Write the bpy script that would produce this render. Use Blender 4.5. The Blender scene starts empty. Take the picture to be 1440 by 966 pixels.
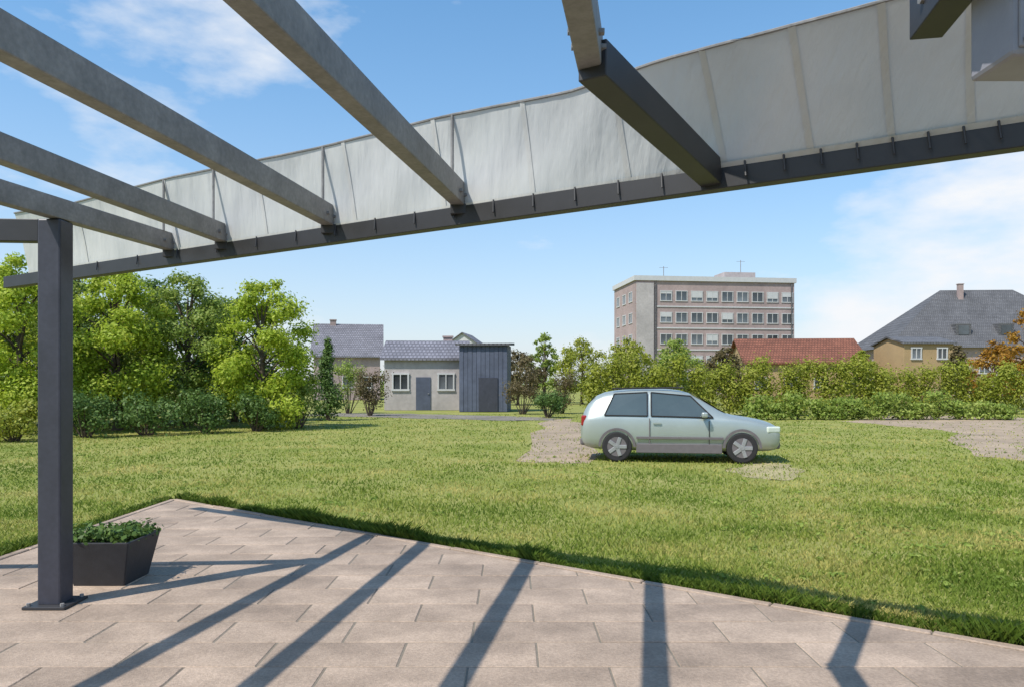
import bpy, bmesh, math, random
from mathutils import Vector, Matrix
R = math.radians
random.seed(7)
S = bpy.context.scene
C = S.collection

# ------------------------------------------------------------------ camera
F, HY, CAMZ = 1045.0, 540.0, 1.6
cam = bpy.data.objects.new('camera', bpy.data.cameras.new('camera'))
C.objects.link(cam)
cam.location = (0, 0, CAMZ); cam.rotation_euler = (R(90), 0, 0)
cam.data.sensor_width = 36.0; cam.data.lens = 36.0 * F / 1440.0
cam.data.shift_y = (HY - 483.0) / 1440.0
cam.data.clip_start = 0.05; cam.data.clip_end = 3000
S.camera = cam
# ------------------------------------------------------------------ sky, sun, exposure
SUN_EL, SUN_AZ = 53.5, 228.0       # azimuth: compass angle from +Y clockwise, where the sun stands
w = bpy.data.worlds.new('World'); S.world = w; w.use_nodes = True
nt = w.node_tree; nd = nt.nodes; lk = nt.links; nd.clear()
out = nd.new('ShaderNodeOutputWorld'); bg = nd.new('ShaderNodeBackground')
sky = nd.new('ShaderNodeTexSky'); sky.sky_type = 'NISHITA'; sky.sun_disc = False
sky.sun_elevation = R(SUN_EL); sky.sun_rotation = R(SUN_AZ)
sky.air_density = 0.9; sky.dust_density = 0.5; sky.ozone_density = 4.0
def wn(t, **k):
    n = nd.new(t)
    for a_, v in k.items(): setattr(n, a_, v)
    return n
def wmath(op, a_, b_=None):
    n = wn('ShaderNodeMath', operation=op)
    for i, v in enumerate((a_, b_)):
        if v is None: continue
        if isinstance(v, (int, float)): n.inputs[i].default_value = v
        else: lk.new(v, n.inputs[i])
    return n.outputs[0]
tc = wn('ShaderNodeTexCoord')
mp = wn('ShaderNodeMapping'); mp.inputs['Scale'].default_value = (1, 1, 2.4); mp.inputs['Location'].default_value = (0.3, 0.1, 0.2)
lk.new(tc.outputs['Generated'], mp.inputs[0])
nz = wn('ShaderNodeTexNoise'); nz.inputs['Scale'].default_value = 3.4; nz.inputs['Detail'].default_value = 10; nz.inputs['Roughness'].default_value = 0.55
lk.new(mp.outputs[0], nz.inputs['Vector'])
cover = nz.outputs[0]
for d_, lo, amt in (((-0.50, 1, 0.64), 0.966, 0.23), ((0.66, 1, 0.09), 0.957, 0.30), ((-0.9, -0.5, 0.5), 0.7, 0.2), ((1.0, -0.6, 0.35), 0.7, 0.2)):   # cloud banks; the rear two are unseen, widened for neutral fill light
    dv = Vector(d_).normalized()
    dp = wn('ShaderNodeVectorMath', operation='DOT_PRODUCT'); lk.new(tc.outputs['Generated'], dp.inputs[0]); dp.inputs[1].default_value = dv
    mr_ = wn('ShaderNodeMapRange', interpolation_type='SMOOTHSTEP'); mr_.inputs[1].default_value = lo; mr_.inputs[2].default_value = 1.0
    mr_.inputs[3].default_value = 0; mr_.inputs[4].default_value = amt
    lk.new(dp.outputs['Value'], mr_.inputs[0]); cover = wmath('ADD', cover, mr_.outputs[0])
cr = wn('ShaderNodeValToRGB'); cr.color_ramp.elements[0].position = 0.6; cr.color_ramp.elements[1].position = 0.8
lk.new(cover, cr.inputs[0])
mx = wn('ShaderNodeMixRGB'); mx.inputs[2].default_value = (4.1, 4.2, 4.35, 1)
hs_ = wn('ShaderNodeHueSaturation'); hs_.inputs['Saturation'].default_value = 1.45; hs_.inputs['Hue'].default_value = 0.488; lk.new(sky.outputs[0], hs_.inputs['Color'])
sx_ = wn('ShaderNodeSeparateXYZ'); lk.new(tc.outputs['Generated'], sx_.inputs[0])          # summer haze: whiter towards the horizon all round
hz_ = wmath('MULTIPLY', wmath('EXPONENT', wmath('MULTIPLY', wmath('ABSOLUTE', sx_.outputs['Z']), -3.1)), 0.98)
hm_ = wn('ShaderNodeMixRGB'); hm_.inputs[2].default_value = (3.25, 3.38, 3.55, 1)
lk.new(hz_, hm_.inputs[0]); lk.new(hs_.outputs[0], hm_.inputs[1])
lk.new(cr.outputs[0], mx.inputs[0]); lk.new(hm_.outputs[0], mx.inputs[1])
lk.new(mx.outputs[0], bg.inputs[0]); bg.inputs[1].default_value = 0.128
lk.new(bg.outputs[0], out.inputs[0])
sl = bpy.data.lights.new('sun', 'SUN'); sl.energy = 3.0; sl.angle = R(0.53); sl.color = (1, 0.95, 0.87)
so = bpy.data.objects.new('sun', sl); C.objects.link(so)
sd = Vector((math.sin(R(SUN_AZ)) * math.cos(R(SUN_EL)), math.cos(R(SUN_AZ)) * math.cos(R(SUN_EL)), math.sin(R(SUN_EL))))
so.rotation_euler = sd.to_track_quat('Z', 'Y').to_euler()
S.view_settings.view_transform = 'Standard'; S.view_settings.look = 'None'
S.view_settings.exposure = 0.82; S.view_settings.gamma = 1.0

# ------------------------------------------------------------------ helpers
def ray(px, py, Y):
    return Vector(((px - 720) / F * Y, Y, CAMZ + (HY - py) / F * Y))
def gnd(px, py, z=0):
    return ray(px, py, (CAMZ - z) * F / (py - HY))

def mat(name, col, rough=0.7, var=0.12, scale=8.0, bump=0.0, metal=0.0, col2=None, spec=0.5, bscale=None):
    m = bpy.data.materials.new(name); m.use_nodes = True
    n = m.node_tree.nodes; l = m.node_tree.links; b = n['Principled BSDF']
    b.inputs['Roughness'].default_value = rough; b.inputs['Metallic'].default_value = metal
    b.inputs['Specular IOR Level'].default_value = spec
    t = n.new('ShaderNodeTexCoord'); z = n.new('ShaderNodeTexNoise')
    z.inputs['Scale'].default_value = scale; z.inputs['Detail'].default_value = 6; z.inputs['Roughness'].default_value = 0.6
    l.new(t.outputs['Object'], z.inputs['Vector'])
    r = n.new('ShaderNodeValToRGB')
    c2 = col2 or tuple(min(1, c * (1 + var)) for c in col); c1 = tuple(c * (1 - var) for c in col) if col2 is None else col
    r.color_ramp.elements[0].position = 0.3; r.color_ramp.elements[1].position = 0.7
    r.color_ramp.elements[0].color = (*c1, 1); r.color_ramp.elements[1].color = (*c2, 1)
    l.new(z.outputs[0], r.inputs[0])
    oi = n.new('ShaderNodeObjectInfo'); hs = n.new('ShaderNodeHueSaturation')
    mr = n.new('ShaderNodeMapRange'); mr.inputs[3].default_value = 1 - var * 0.6; mr.inputs[4].default_value = 1 + var * 0.6
    l.new(oi.outputs['Random'], mr.inputs[0]); l.new(mr.outputs[0], hs.inputs['Value'])
    l.new(r.outputs[0], hs.inputs['Color']); l.new(hs.outputs[0], b.inputs['Base Color'])
    if bump:
        z2 = n.new('ShaderNodeTexNoise'); z2.inputs['Scale'].default_value = bscale or scale * 6; z2.inputs['Detail'].default_value = 5
        l.new(t.outputs['Object'], z2.inputs['Vector'])
        bm_ = n.new('ShaderNodeBump'); bm_.inputs['Strength'].default_value = bump; bm_.inputs['Distance'].default_value = 0.02
        l.new(z2.outputs[0], bm_.inputs['Height']); l.new(bm_.outputs[0], b.inputs['Normal'])
    return m

def bbox(bm, c, s, rot=None):
    M = Matrix.Translation(Vector(c)) @ (rot.to_4x4() if rot else Matrix()) @ Matrix.Diagonal((*s, 1))
    return bmesh.ops.create_cube(bm, size=1, matrix=M)['verts']
def bar(bm, a, b, w_, h_, up=Vector((0, 0, 1))):
    a, b = Vector(a), Vector(b); d = b - a; y = d.normalized()
    x = y.cross(up).normalized(); z = x.cross(y)
    M = Matrix((x, y, z)).transposed()
    bbox(bm, (a + b) / 2, (w_, d.length, h_), M)
def tube(bm, a, b, r1, r2=None, n=10):
    a, b = Vector(a), Vector(b); d = b - a
    M = Matrix.Translation((a + b) / 2) @ d.to_track_quat('Z', 'Y').to_matrix().to_4x4()
    bmesh.ops.create_cone(bm, cap_ends=True, segments=n, radius1=r1, radius2=r1 if r2 is None else r2, depth=d.length, matrix=M)
def obj(name, bm, m, parent=None, bevel=0, smooth=False):
    me = bpy.data.meshes.new(name); bm.normal_update(); bm.to_mesh(me); bm.free()
    if smooth:
        for p in me.polygons: p.use_smooth = True
    o = bpy.data.objects.new(name, me); C.objects.link(o); me.materials.append(m)
    if parent: o.parent = parent
    if bevel:
        b = o.modifiers.new('bevel', 'BEVEL'); b.width = bevel; b.segments = 2; b.limit_method = 'ANGLE'
    return o
def tag(o, label=None, cat=None, group=None, kind=None):
    if label: o['label'] = label
    if cat: o['category'] = cat
    if group: o['group'] = group
    if kind: o['kind'] = kind
    return o
def empty(name, loc=(0, 0, 0), rz=0):
    o = bpy.data.objects.new(name, None); C.objects.link(o); o.location = loc; o.rotation_euler.z = rz
    return o
def nb(): return bmesh.new()
def poly(bm, pts):
    return bm.faces.new([bm.verts.new(p) for p in pts])

import numpy as np
rng = np.random.default_rng(11)
def leafmat(name, c1, c2, c3, trans=0.35, rough=0.55, nscale=0.7, namt=1.0):
    """foliage: colour differs from leaf to leaf, light comes through the leaf"""
    m = bpy.data.materials.new(name); m.use_nodes = True
    n = m.node_tree.nodes; l = m.node_tree.links; b = n['Principled BSDF']; o = n['Material Output']
    g = n.new('ShaderNodeNewGeometry'); r = n.new('ShaderNodeValToRGB')
    e = r.color_ramp.elements; e[0].color = (*c1, 1); e[1].color = (*c3, 1); k = e.new(0.5); k.color = (*c2, 1)
    t = n.new('ShaderNodeTexCoord'); z = n.new('ShaderNodeTexNoise'); z.inputs['Scale'].default_value = nscale; z.inputs['Detail'].default_value = 6
    l.new(t.outputs['Object'], z.inputs['Vector'])
    a_ = n.new('ShaderNodeMath'); a_.operation = 'MULTIPLY_ADD'; a_.inputs[1].default_value = 0.55
    l.new(g.outputs['Random Per Island'], a_.inputs[0])
    m2 = n.new('ShaderNodeMath'); m2.operation = 'MULTIPLY_ADD'; m2.inputs[1].default_value = namt; m2.inputs[2].default_value = 0.23 - namt * 0.5
    l.new(z.outputs[0], m2.inputs[0]); l.new(m2.outputs[0], a_.inputs[2]); l.new(a_.outputs[0], r.inputs[0])
    l.new(r.outputs[0], b.inputs['Base Color']); b.inputs['Roughness'].default_value = rough; b.inputs['Specular IOR Level'].default_value = 0.3
    tr = n.new('ShaderNodeBsdfTranslucent'); l.new(r.outputs[0], tr.inputs[0])
    mxs = n.new('ShaderNodeMixShader'); mxs.inputs[0].default_value = trans
    l.new(b.outputs[0], mxs.inputs[1]); l.new(tr.outputs[0], mxs.inputs[2]); l.new(mxs.outputs[0], o.inputs[0])
    return m
def glassmat(name, col, rough=0.06):
    m = mat(name, col, rough, 0.1, 0.6, spec=0.8); return m

M = {
 'lawn': mat('lawn', (0.18, 0.215, 0.045), 0.95, scale=0.45, col2=(0.31, 0.295, 0.10), bump=0.6, bscale=40, spec=0.1),
 'slab': mat('slab', (0.40, 0.305, 0.232), 0.88, 0.2, 2.2, bump=0.35, bscale=120, spec=0.25),
 'joint': mat('joint', (0.17, 0.145, 0.11), 0.95, 0.2, 20),
 'steel': mat('steel', (0.042, 0.044, 0.060), 0.42, 0.15, 5),
 'steeldark': mat('steeldark', (0.028, 0.028, 0.031), 0.5, 0.15, 6),
 'galv': mat('galv', (0.225, 0.22, 0.215), 0.55, 0.16, 7, bump=0.08),
 'wallpink': mat('wallpink', (0.37, 0.285, 0.272), 0.9, 0.08, 0.35),
 'wallpale': mat('wallpale', (0.42, 0.385, 0.375), 0.9, 0.08, 0.5),
 'walltan': mat('walltan', (0.36, 0.25, 0.13), 0.9, 0.1, 0.6),
 'bluegrey': mat('bluegrey', (0.085, 0.10, 0.145), 0.6, 0.12, 1),
 'rooflav': mat('rooflav', (0.24, 0.235, 0.27), 0.8, 0.1, 1),
 'roofgrey': mat('roofgrey', (0.16, 0.16, 0.17), 0.8, 0.12, 1.2),
 'roofred': mat('roofred', (0.25, 0.095, 0.058), 0.955, 0.16, 1.5),
 'trim': mat('trim', (0.5, 0.5, 0.5), 0.7, 0.06, 2),
 'steelmid': mat('steelmid', (0.30, 0.30, 0.34), 0.5, 0.12, 6),
 'wood': mat('wood', (0.10, 0.065, 0.04), 0.85, 0.25, 3, bump=0.3),
 'sand': mat('sand', (0.37, 0.28, 0.19), 0.95, 0.14, 1.5, bump=0.5, bscale=30),
 'gravel': mat('gravel', (0.25, 0.22, 0.18), 0.95, 0.18, 6, bump=0.5),
 'bark': mat('bark', (0.09, 0.068, 0.048), 0.95, 0.25, 5, bump=0.5),
 'soil': mat('soil', (0.035, 0.025, 0.018), 0.95, 0.2, 12, bump=0.6),
 'pot': mat('pot', (0.026, 0.026, 0.03), 0.6, 0.2, 9, bump=0.1),
 'pane': mat('pane', (0.07, 0.08, 0.09), 0.05, 0.9, 0.3, spec=0.9),
 'carglass': mat('carglass', (0.075, 0.095, 0.093), 0.03, 0.2, 0.8, spec=1.0),
 'paint': mat('paint', (0.40, 0.445, 0.42), 0.36, 0.04, 2, metal=0.5, spec=0.6),
 'tyre': mat('tyre', (0.022, 0.021, 0.023), 0.9, 0.15, 9),
 'plastic': mat('plastic', (0.13, 0.115, 0.12), 0.6, 0.1, 9),
 'drysoil': mat('drysoil', (0.33, 0.28, 0.14), 0.95, 0.25, 2, bump=0.5, bscale=30),
 'alloy': mat('alloy', (0.35, 0.35, 0.36), 0.4, 0.1, 9, metal=0.5),
 'lamp': mat('lamp', (0.6, 0.66, 0.58), 0.12, 0.05, 3, spec=0.8),
 'redlamp': mat('redlamp', (0.3, 0.02, 0.02), 0.2, 0.1, 3),
 'grass': leafmat('grass', (0.145, 0.213, 0.026), (0.264, 0.32, 0.053), (0.503, 0.439, 0.141), 0.4, 0.7, 0.6, 3.4),
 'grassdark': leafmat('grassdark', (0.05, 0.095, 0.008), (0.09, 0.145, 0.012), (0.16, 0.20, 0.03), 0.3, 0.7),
 'leafbright': leafmat('leafbright', (0.203, 0.289, 0.021), (0.363, 0.468, 0.038), (0.61, 0.633, 0.114), 0.45),
 'leafmid': leafmat('leafmid', (0.131, 0.205, 0.032), (0.247, 0.334, 0.057), (0.451, 0.492, 0.129), 0.42),
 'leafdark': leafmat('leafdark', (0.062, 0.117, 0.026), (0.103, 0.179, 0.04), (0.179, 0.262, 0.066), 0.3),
 'leafolive': leafmat('leafolive', (0.182, 0.222, 0.022), (0.301, 0.336, 0.037), (0.463, 0.457, 0.099), 0.42),
 'leafbrown': leafmat('leafbrown', (0.09, 0.07, 0.035), (0.15, 0.115, 0.05), (0.20, 0.19, 0.075)),
 'leaforange': leafmat('leaforange', (0.22, 0.10, 0.015), (0.36, 0.18, 0.02), (0.45, 0.30, 0.04)),
}
def weather(m, amt=0.55, s1=0.9, s2=55.0):
    n = m.node_tree.nodes; l = m.node_tree.links; b = n['Principled BSDF']; src = b.inputs['Base Color'].links[0].from_socket
    g = n.new('ShaderNodeNewGeometry'); z1 = n.new('ShaderNodeTexNoise'); z1.inputs['Scale'].default_value = s1; z1.inputs['Detail'].default_value = 8; z1.inputs['Roughness'].default_value = 0.68
    z2 = n.new('ShaderNodeTexNoise'); z2.inputs['Scale'].default_value = s2; z2.inputs['Detail'].default_value = 3
    l.new(g.outputs['Position'], z1.inputs['Vector']); l.new(g.outputs['Position'], z2.inputs['Vector'])
    r1 = n.new('ShaderNodeMapRange'); r1.inputs[1].default_value = .36; r1.inputs[2].default_value = .62; r1.inputs[3].default_value = 1 - amt * .5; r1.inputs[4].default_value = 1.04
    r2 = n.new('ShaderNodeMapRange'); r2.inputs[1].default_value = .3; r2.inputs[2].default_value = .7; r2.inputs[3].default_value = 1 - amt * .35; r2.inputs[4].default_value = 1 + amt * .2
    l.new(z1.outputs[0], r1.inputs[0]); l.new(z2.outputs[0], r2.inputs[0])
    mu = n.new('ShaderNodeMath'); mu.operation = 'MULTIPLY'; l.new(r1.outputs[0], mu.inputs[0]); l.new(r2.outputs[0], mu.inputs[1])
    h = n.new('ShaderNodeHueSaturation'); l.new(src, h.inputs['Color']); l.new(mu.outputs[0], h.inputs['Value']); l.new(h.outputs[0], b.inputs['Base Color'])
weather(M['slab']); weather(M['sand'], .5, .5, 12); weather(M['gravel'], .6, .5, 9); weather(M['galv'], .4, 2.5, 40); weather(M['steel'], .35, 2.0, 30)
def courses(m, pitch, depth=0.3):
    n = m.node_tree.nodes; l = m.node_tree.links; b = n['Principled BSDF']; src = b.inputs['Base Color'].links[0].from_socket
    t = n.new('ShaderNodeTexCoord'); br = n.new('ShaderNodeTexBrick'); br.inputs['Scale'].default_value = 1 / pitch; br.inputs['Mortar Size'].default_value = 0.05; br.inputs['Row Height'].default_value = 0.25; br.inputs['Brick Width'].default_value = 0.3
    br.inputs['Color1'].default_value = (1, 1, 1, 1); br.inputs['Color2'].default_value = (.75, .75, .75, 1); br.inputs['Mortar'].default_value = (.45, .45, .45, 1)
    mp_ = n.new('ShaderNodeMapping'); mp_.inputs['Rotation'].default_value = (R(90), 0, 0); l.new(t.outputs['Object'], mp_.inputs[0]); l.new(mp_.outputs[0], br.inputs['Vector'])
    mm = n.new('ShaderNodeMixRGB'); mm.blend_type = 'MULTIPLY'; mm.inputs[0].default_value = 1 - depth * .3; l.new(src, mm.inputs[1]); l.new(br.outputs['Color'], mm.inputs[2]); l.new(mm.outputs[0], b.inputs['Base Color'])
    bp = n.new('ShaderNodeBump'); bp.inputs['Strength'].default_value = .6; bp.inputs['Distance'].default_value = .05; l.new(br.outputs['Fac'], bp.inputs['Height']); bp.invert = True; l.new(bp.outputs[0], b.inputs['Normal'])
for k_ in ('roofred', 'roofgrey', 'rooflav'): courses(M[k_], .8)
weather(M['wallpink'], .3, .25, 3); weather(M['wallpale'], .3, .4, 4); weather(M['roofred'], .5, .5, 5); weather(M['roofgrey'], .4, .4, 4); weather(M['rooflav'], .4, .4, 4); weather(M['bluegrey'], .4, .7, 5)
# woven shade cloth: lets part of the sun through its weave and glows on the underside
_m = bpy.data.materials.new('shade_cloth'); _m.use_nodes = True; _n = _m.node_tree.nodes; _l = _m.node_tree.links; _n.clear()
_o = _n.new('ShaderNodeOutputMaterial'); _d = _n.new('ShaderNodeBsdfDiffuse'); _t = _n.new('ShaderNodeBsdfTranslucent'); _p = _n.new('ShaderNodeBsdfTransparent')
_tc = _n.new('ShaderNodeTexCoord'); _z = _n.new('ShaderNodeTexNoise'); _z.inputs['Scale'].default_value = 1.6; _z.inputs['Detail'].default_value = 6
_r = _n.new('ShaderNodeValToRGB'); _r.color_ramp.elements[0].position = 0.3; _r.color_ramp.elements[1].position = 0.75
_r.color_ramp.elements[0].color = (0.50, 0.51, 0.50, 1); _r.color_ramp.elements[1].color = (0.62, 0.62, 0.60, 1)
_l.new(_tc.outputs['Object'], _z.inputs['Vector']); _l.new(_z.outputs[0], _r.inputs[0])
_w = _n.new('ShaderNodeTexNoise'); _w.inputs['Scale'].default_value = 3.0; _w.inputs['Detail'].default_value = 4; _mp = _n.new('ShaderNodeMapping'); _mp.inputs['Scale'].default_value = (3.0, 1.0, .5); _mp.inputs['Rotation'].default_value = (0, .5, .4)
_l.new(_tc.outputs['Object'], _mp.inputs[0]); _l.new(_mp.outputs[0], _w.inputs['Vector']); _bp = _n.new('ShaderNodeBump'); _bp.inputs['Strength'].default_value = .5; _bp.inputs['Distance'].default_value = .05
_l.new(_w.outputs[0], _bp.inputs['Height']); _l.new(_bp.outputs[0], _d.inputs['Normal'])
_l.new(_r.outputs[0], _d.inputs[0]); _l.new(_r.outputs[0], _t.inputs[0])
_a = _n.new('ShaderNodeMixShader'); _a.inputs[0].default_value = 0.06; _l.new(_d.outputs[0], _a.inputs[1]); _l.new(_t.outputs[0], _a.inputs[2])
_b = _n.new('ShaderNodeMixShader'); _b.inputs[0].default_value = 0.04; _l.new(_a.outputs[0], _b.inputs[1]); _l.new(_p.outputs[0], _b.inputs[2])
_l.new(_b.outputs[0], _o.inputs[0]); M['cloth'] = _m

def mesh_np(name, V, Q, m, parent=None):
    """V (n,3) points, Q (k,4 or 3) faces"""
    me = bpy.data.meshes.new(name); k = Q.shape[1]
    me.vertices.add(len(V)); me.vertices.foreach_set('co', V.astype(np.float32).ravel())
    me.loops.add(Q.size); me.loops.foreach_set('vertex_index', Q.astype(np.int32).ravel())
    me.polygons.add(len(Q)); me.polygons.foreach_set('loop_start', np.arange(len(Q), dtype=np.int32) * k)
    me.update(calc_edges=True); me.materials.append(m)
    o = bpy.data.objects.new(name, me); C.objects.link(o)
    if parent: o.parent = parent
    return o
def leaves(name, clumps, size, m, parent=None, aspect=0.6, up=0.35):
    """clumps: (centre, radius, count); leaf-sized faces spread through each clump, denser at its skin"""
    P, Nn = [], []
    for c, r, n in clumps:
        d = rng.normal(size=(n, 3)); d /= np.linalg.norm(d, axis=1)[:, None] + 1e-9
        rad = rng.random(n) ** 0.45 * (1 + .22 * rng.normal(size=n))
        P.append(np.array(c) + d * rad[:, None] * np.array(r)); Nn.append(d)
    P = np.concatenate(P); D = np.concatenate(Nn); n = len(P)
    N = D * 1.0 + rng.normal(size=(n, 3)) * 0.55 + np.array([0, 0, up]); N /= np.linalg.norm(N, axis=1)[:, None]
    T = np.cross(N, rng.normal(size=(n, 3))); T /= np.linalg.norm(T, axis=1)[:, None]; B = np.cross(N, T)
    s = (size * (0.6 + 0.8 * rng.random(n)))[:, None]
    V = np.stack([P - T * s * .5, P + B * s * aspect * .5 - N * s * .06, P + T * s * .5, P - B * s * aspect * .5 - N * s * .06], 1).reshape(-1, 3)
    return mesh_np(name, V, np.arange(4 * n).reshape(n, 4), m, parent)
def skin_limb(bm, pts, rads, n=8):
    rings = []
    for i, p in enumerate(pts):
        p = Vector(p); d = (Vector(pts[min(i + 1, len(pts) - 1)]) - Vector(pts[max(i - 1, 0)])).normalized()
        x = d.orthogonal().normalized(); y = d.cross(x)
        rings.append([bm.verts.new(p + (x * math.cos(2 * math.pi * k / n) + y * math.sin(2 * math.pi * k / n)) * rads[i] * random.uniform(.9, 1.1)) for k in range(n)])
    for a_, b_ in zip(rings, rings[1:]):
        for k in range(n): bm.faces.new((a_[k], a_[(k + 1) % n], b_[(k + 1) % n], b_[k]))
def tree(name, loc, h, cw, m, label, cat='tree', group=None, trunk=0.28, leaf=0.14, n=9000, ncl=44, flat=1.0, low=0.25):
    """tapered trunk with limbs and a crown of leaf clumps of uneven size with gaps between"""
    t = empty(name, loc); tag(t, label, cat, group)
    bm = nb(); th = h * trunk
    top = Vector((random.uniform(-.2, .2) * cw * .3, random.uniform(-.2, .2) * cw * .3, h * .8))
    skin_limb(bm, [(0, 0, -.1), (0.02, 0, .25), (top.x * .3, top.y * .3, th), (top.x * .7, top.y * .7, h * .55), top], [h * .035, h * .026, h * .02, h * .013, h * .004])
    clumps = []
    for i in range(ncl):
        a_ = i * 2.4 + random.uniform(-.4, .4); f = (i + .5) / ncl
        z = h * (low + (0.93 - low) * f)
        prof = math.sin(math.pi * min(1, (.18 + .82 * f) ** .9)) ** .6 if flat == 1.0 else (1 - f) ** .8 * .9 + .1
        rr = cw * .5 * prof * random.uniform(.45, 1.0)
        c = Vector((rr * math.cos(a_) , rr * math.sin(a_), z + random.uniform(-.06, .06) * h))
        r = cw * random.uniform(.095, .185) * (.75 + .5 * prof) * .85
        clumps.append((c, (r, r, r * random.uniform(.6, .85)), int(n / ncl * (r / (cw * .13)) ** 1.5)))
        if i % 2 == 0:
            s = Vector((top.x * f, top.y * f, max(th * .8, z * .72)))
            skin_limb(bm, [s, s.lerp(c, .5) + Vector((0, 0, .04 * h)), c], [h * .009, h * .006, h * .002], 5)
    obj('trunk', bm, M['bark'], t, smooth=True)
    leaves('crown', clumps, leaf, m, t)
    return t
# ================================================================== SETTING
bm = nb(); poly(bm, [(-900, -60, -.012), (900, -60, -.012), (900, 2200, -.012), (-900, 2200, -.012)]); tag(obj('lawn', bm, M['lawn']), kind='structure')
EX, EK = 3.1, -0.75                                         # terrace edge: y = 4.52 + EK * (x - EX)
def edge_y(x): return 4.52 + EK * (x - EX)
TL = -4.65
terr = None
bm = nb(); poly(bm, [(TL, -7, 0), (9, -7, 0), (9, edge_y(9), 0), (TL, edge_y(TL), 0)]); terr = tag(obj('terrace', bm, M['joint']), kind='structure')
en = Vector((-EK, 1, 0)).normalized()                       # outward normal of the diagonal edge
SW, SD, J = 0.8, 0.4, 0.010
def slab_bm(cx, cy, w_, d_):
    b_ = nb(); bbox(b_, (0, 0, -.02), (w_ - J, d_ - J, .05))
    bmesh.ops.bevel(b_, geom=[e for e in b_.edges if all(v.co.z > 0 for v in e.verts)], offset=.005, segments=1, affect='EDGES')
    return b_
proto = None; row = 0; y = 0.6
while y < 10.6:
    x = TL + (0 if row % 2 else -SW / 2)
    while x < 6.5:
        x0, x1 = max(x, TL), min(x + SW, 6.5); cx, cy = (x0 + x1) / 2, y + SD / 2
        inner = (Vector((x1, y + SD, 0)) - Vector((EX, 4.52, 0))).dot(en) < -.09
        some = (Vector((x0, y, 0)) - Vector((EX, 4.52, 0))).dot(en) < -.12
        dz = random.uniform(-.0018, .0018)
        if some and abs(cx) < .78 * (cy + .5) + .9:
            if inner and x1 - x0 > SW - .01:
                if proto is None: proto = obj('slab', slab_bm(0, 0, SW, SD), M['slab'], terr); o = proto
                else: o = proto.copy(); C.objects.link(o)
                o.location = (cx, cy, dz)
            else:
                b_ = slab_bm(0, 0, x1 - x0, SD)
                if not inner:
                    p = Vector((EX, 4.52, 0)) - en * .09 - Vector((cx, cy, 0))
                    g = b_.verts[:] + b_.edges[:] + b_.faces[:]
                    r_ = bmesh.ops.bisect_plane(b_, geom=g, plane_co=p, plane_no=en, clear_outer=True)
                    ed = [e for e in r_['geom_cut'] if isinstance(e, bmesh.types.BMEdge)]
                    if ed: bmesh.ops.edgeloop_fill(b_, edges=ed)
                if len(b_.verts) > 3:
                    o = obj('slab', b_, M['slab'], terr); o.location = (cx, cy, dz)
                else: b_.free()
            o.rotation_euler = (random.uniform(-.0015, .0015), random.uniform(-.0015, .0015), random.uniform(-.002, .002))
        x += SW
    y += SD; row += 1
# edging stones along both edges of the terrace
es = None
def edging(a, b):
    global es
    a, b = Vector(a), Vector(b); d = b - a; n = int(d.length / 1.0); ang = math.atan2(d.y, d.x)
    for i in range(n):
        if es is None:
            b_ = nb(); bbox(b_, (0, 0, -.03), (d.length / n - .008, .075, .09)); bmesh.ops.bevel(b_, geom=b_.edges[:], offset=.008, segments=1, affect='EDGES')
            es = obj('edging_stone', b_, M['slab'], terr); o = es
        else: o = es.copy(); C.objects.link(o)
        o.location = a + d * ((i + .5) / n) + Vector((0, 0, random.uniform(-.003, .003))); o.rotation_euler.z = ang + random.uniform(-.004, .004)
edging(Vector((TL, edge_y(TL), 0)) - en * .045, Vector((6.0, edge_y(6.0), 0)) - en * .045)
edging((TL - .042, 2.0, 0), (TL - .042, edge_y(TL) - .03, 0))

def patch(name, pts, m, z, jag=.25, sub=6):
    """bare ground with a ragged edge"""
    b_ = nb(); P = []
    for i in range(len(pts)):
        a, c = Vector((*pts[i], z)), Vector((*pts[(i + 1) % len(pts)], z))
        for k in range(sub):
            q = a.lerp(c, k / sub); P.append(q + Vector((random.uniform(-jag, jag), random.uniform(-jag, jag), 0)))
    f = poly(b_, P); bmesh.ops.triangulate(b_, faces=[f])
    return tag(obj(name, b_, m), kind='structure'), [(p.x, p.y) for p in P]
def g2(px, py): v = gnd(px, py); return (v.x, v.y)
patches = []
_, p = patch('sandy_path', [g2(735, 648), g2(835, 650), g2(822, 600), g2(800, 588), g2(765, 590)], M['sand'], -.008); patches.append(p)
_, p = patch('sandy_track', [g2(1190, 592), g2(1330, 604), g2(1375, 640), g2(1500, 652), g2(1560, 606), g2(1420, 585), g2(1250, 583)], M['sand'], -.008); patches.append(p)
_, p = patch('gravel_path', [g2(430, 583.5), g2(560, 587), g2(720, 591), g2(790, 590), g2(770, 586), g2(600, 581.5), g2(450, 580)], M['gravel'], -.004, .4); patches.append(p)
_, p = patch('bare_soil', [g2(1020, 660), g2(1065, 672), g2(1115, 674), g2(1132, 660), g2(1100, 650), g2(1050, 650)], M['drysoil'], -.008, .12); patches.append(p)

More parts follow.
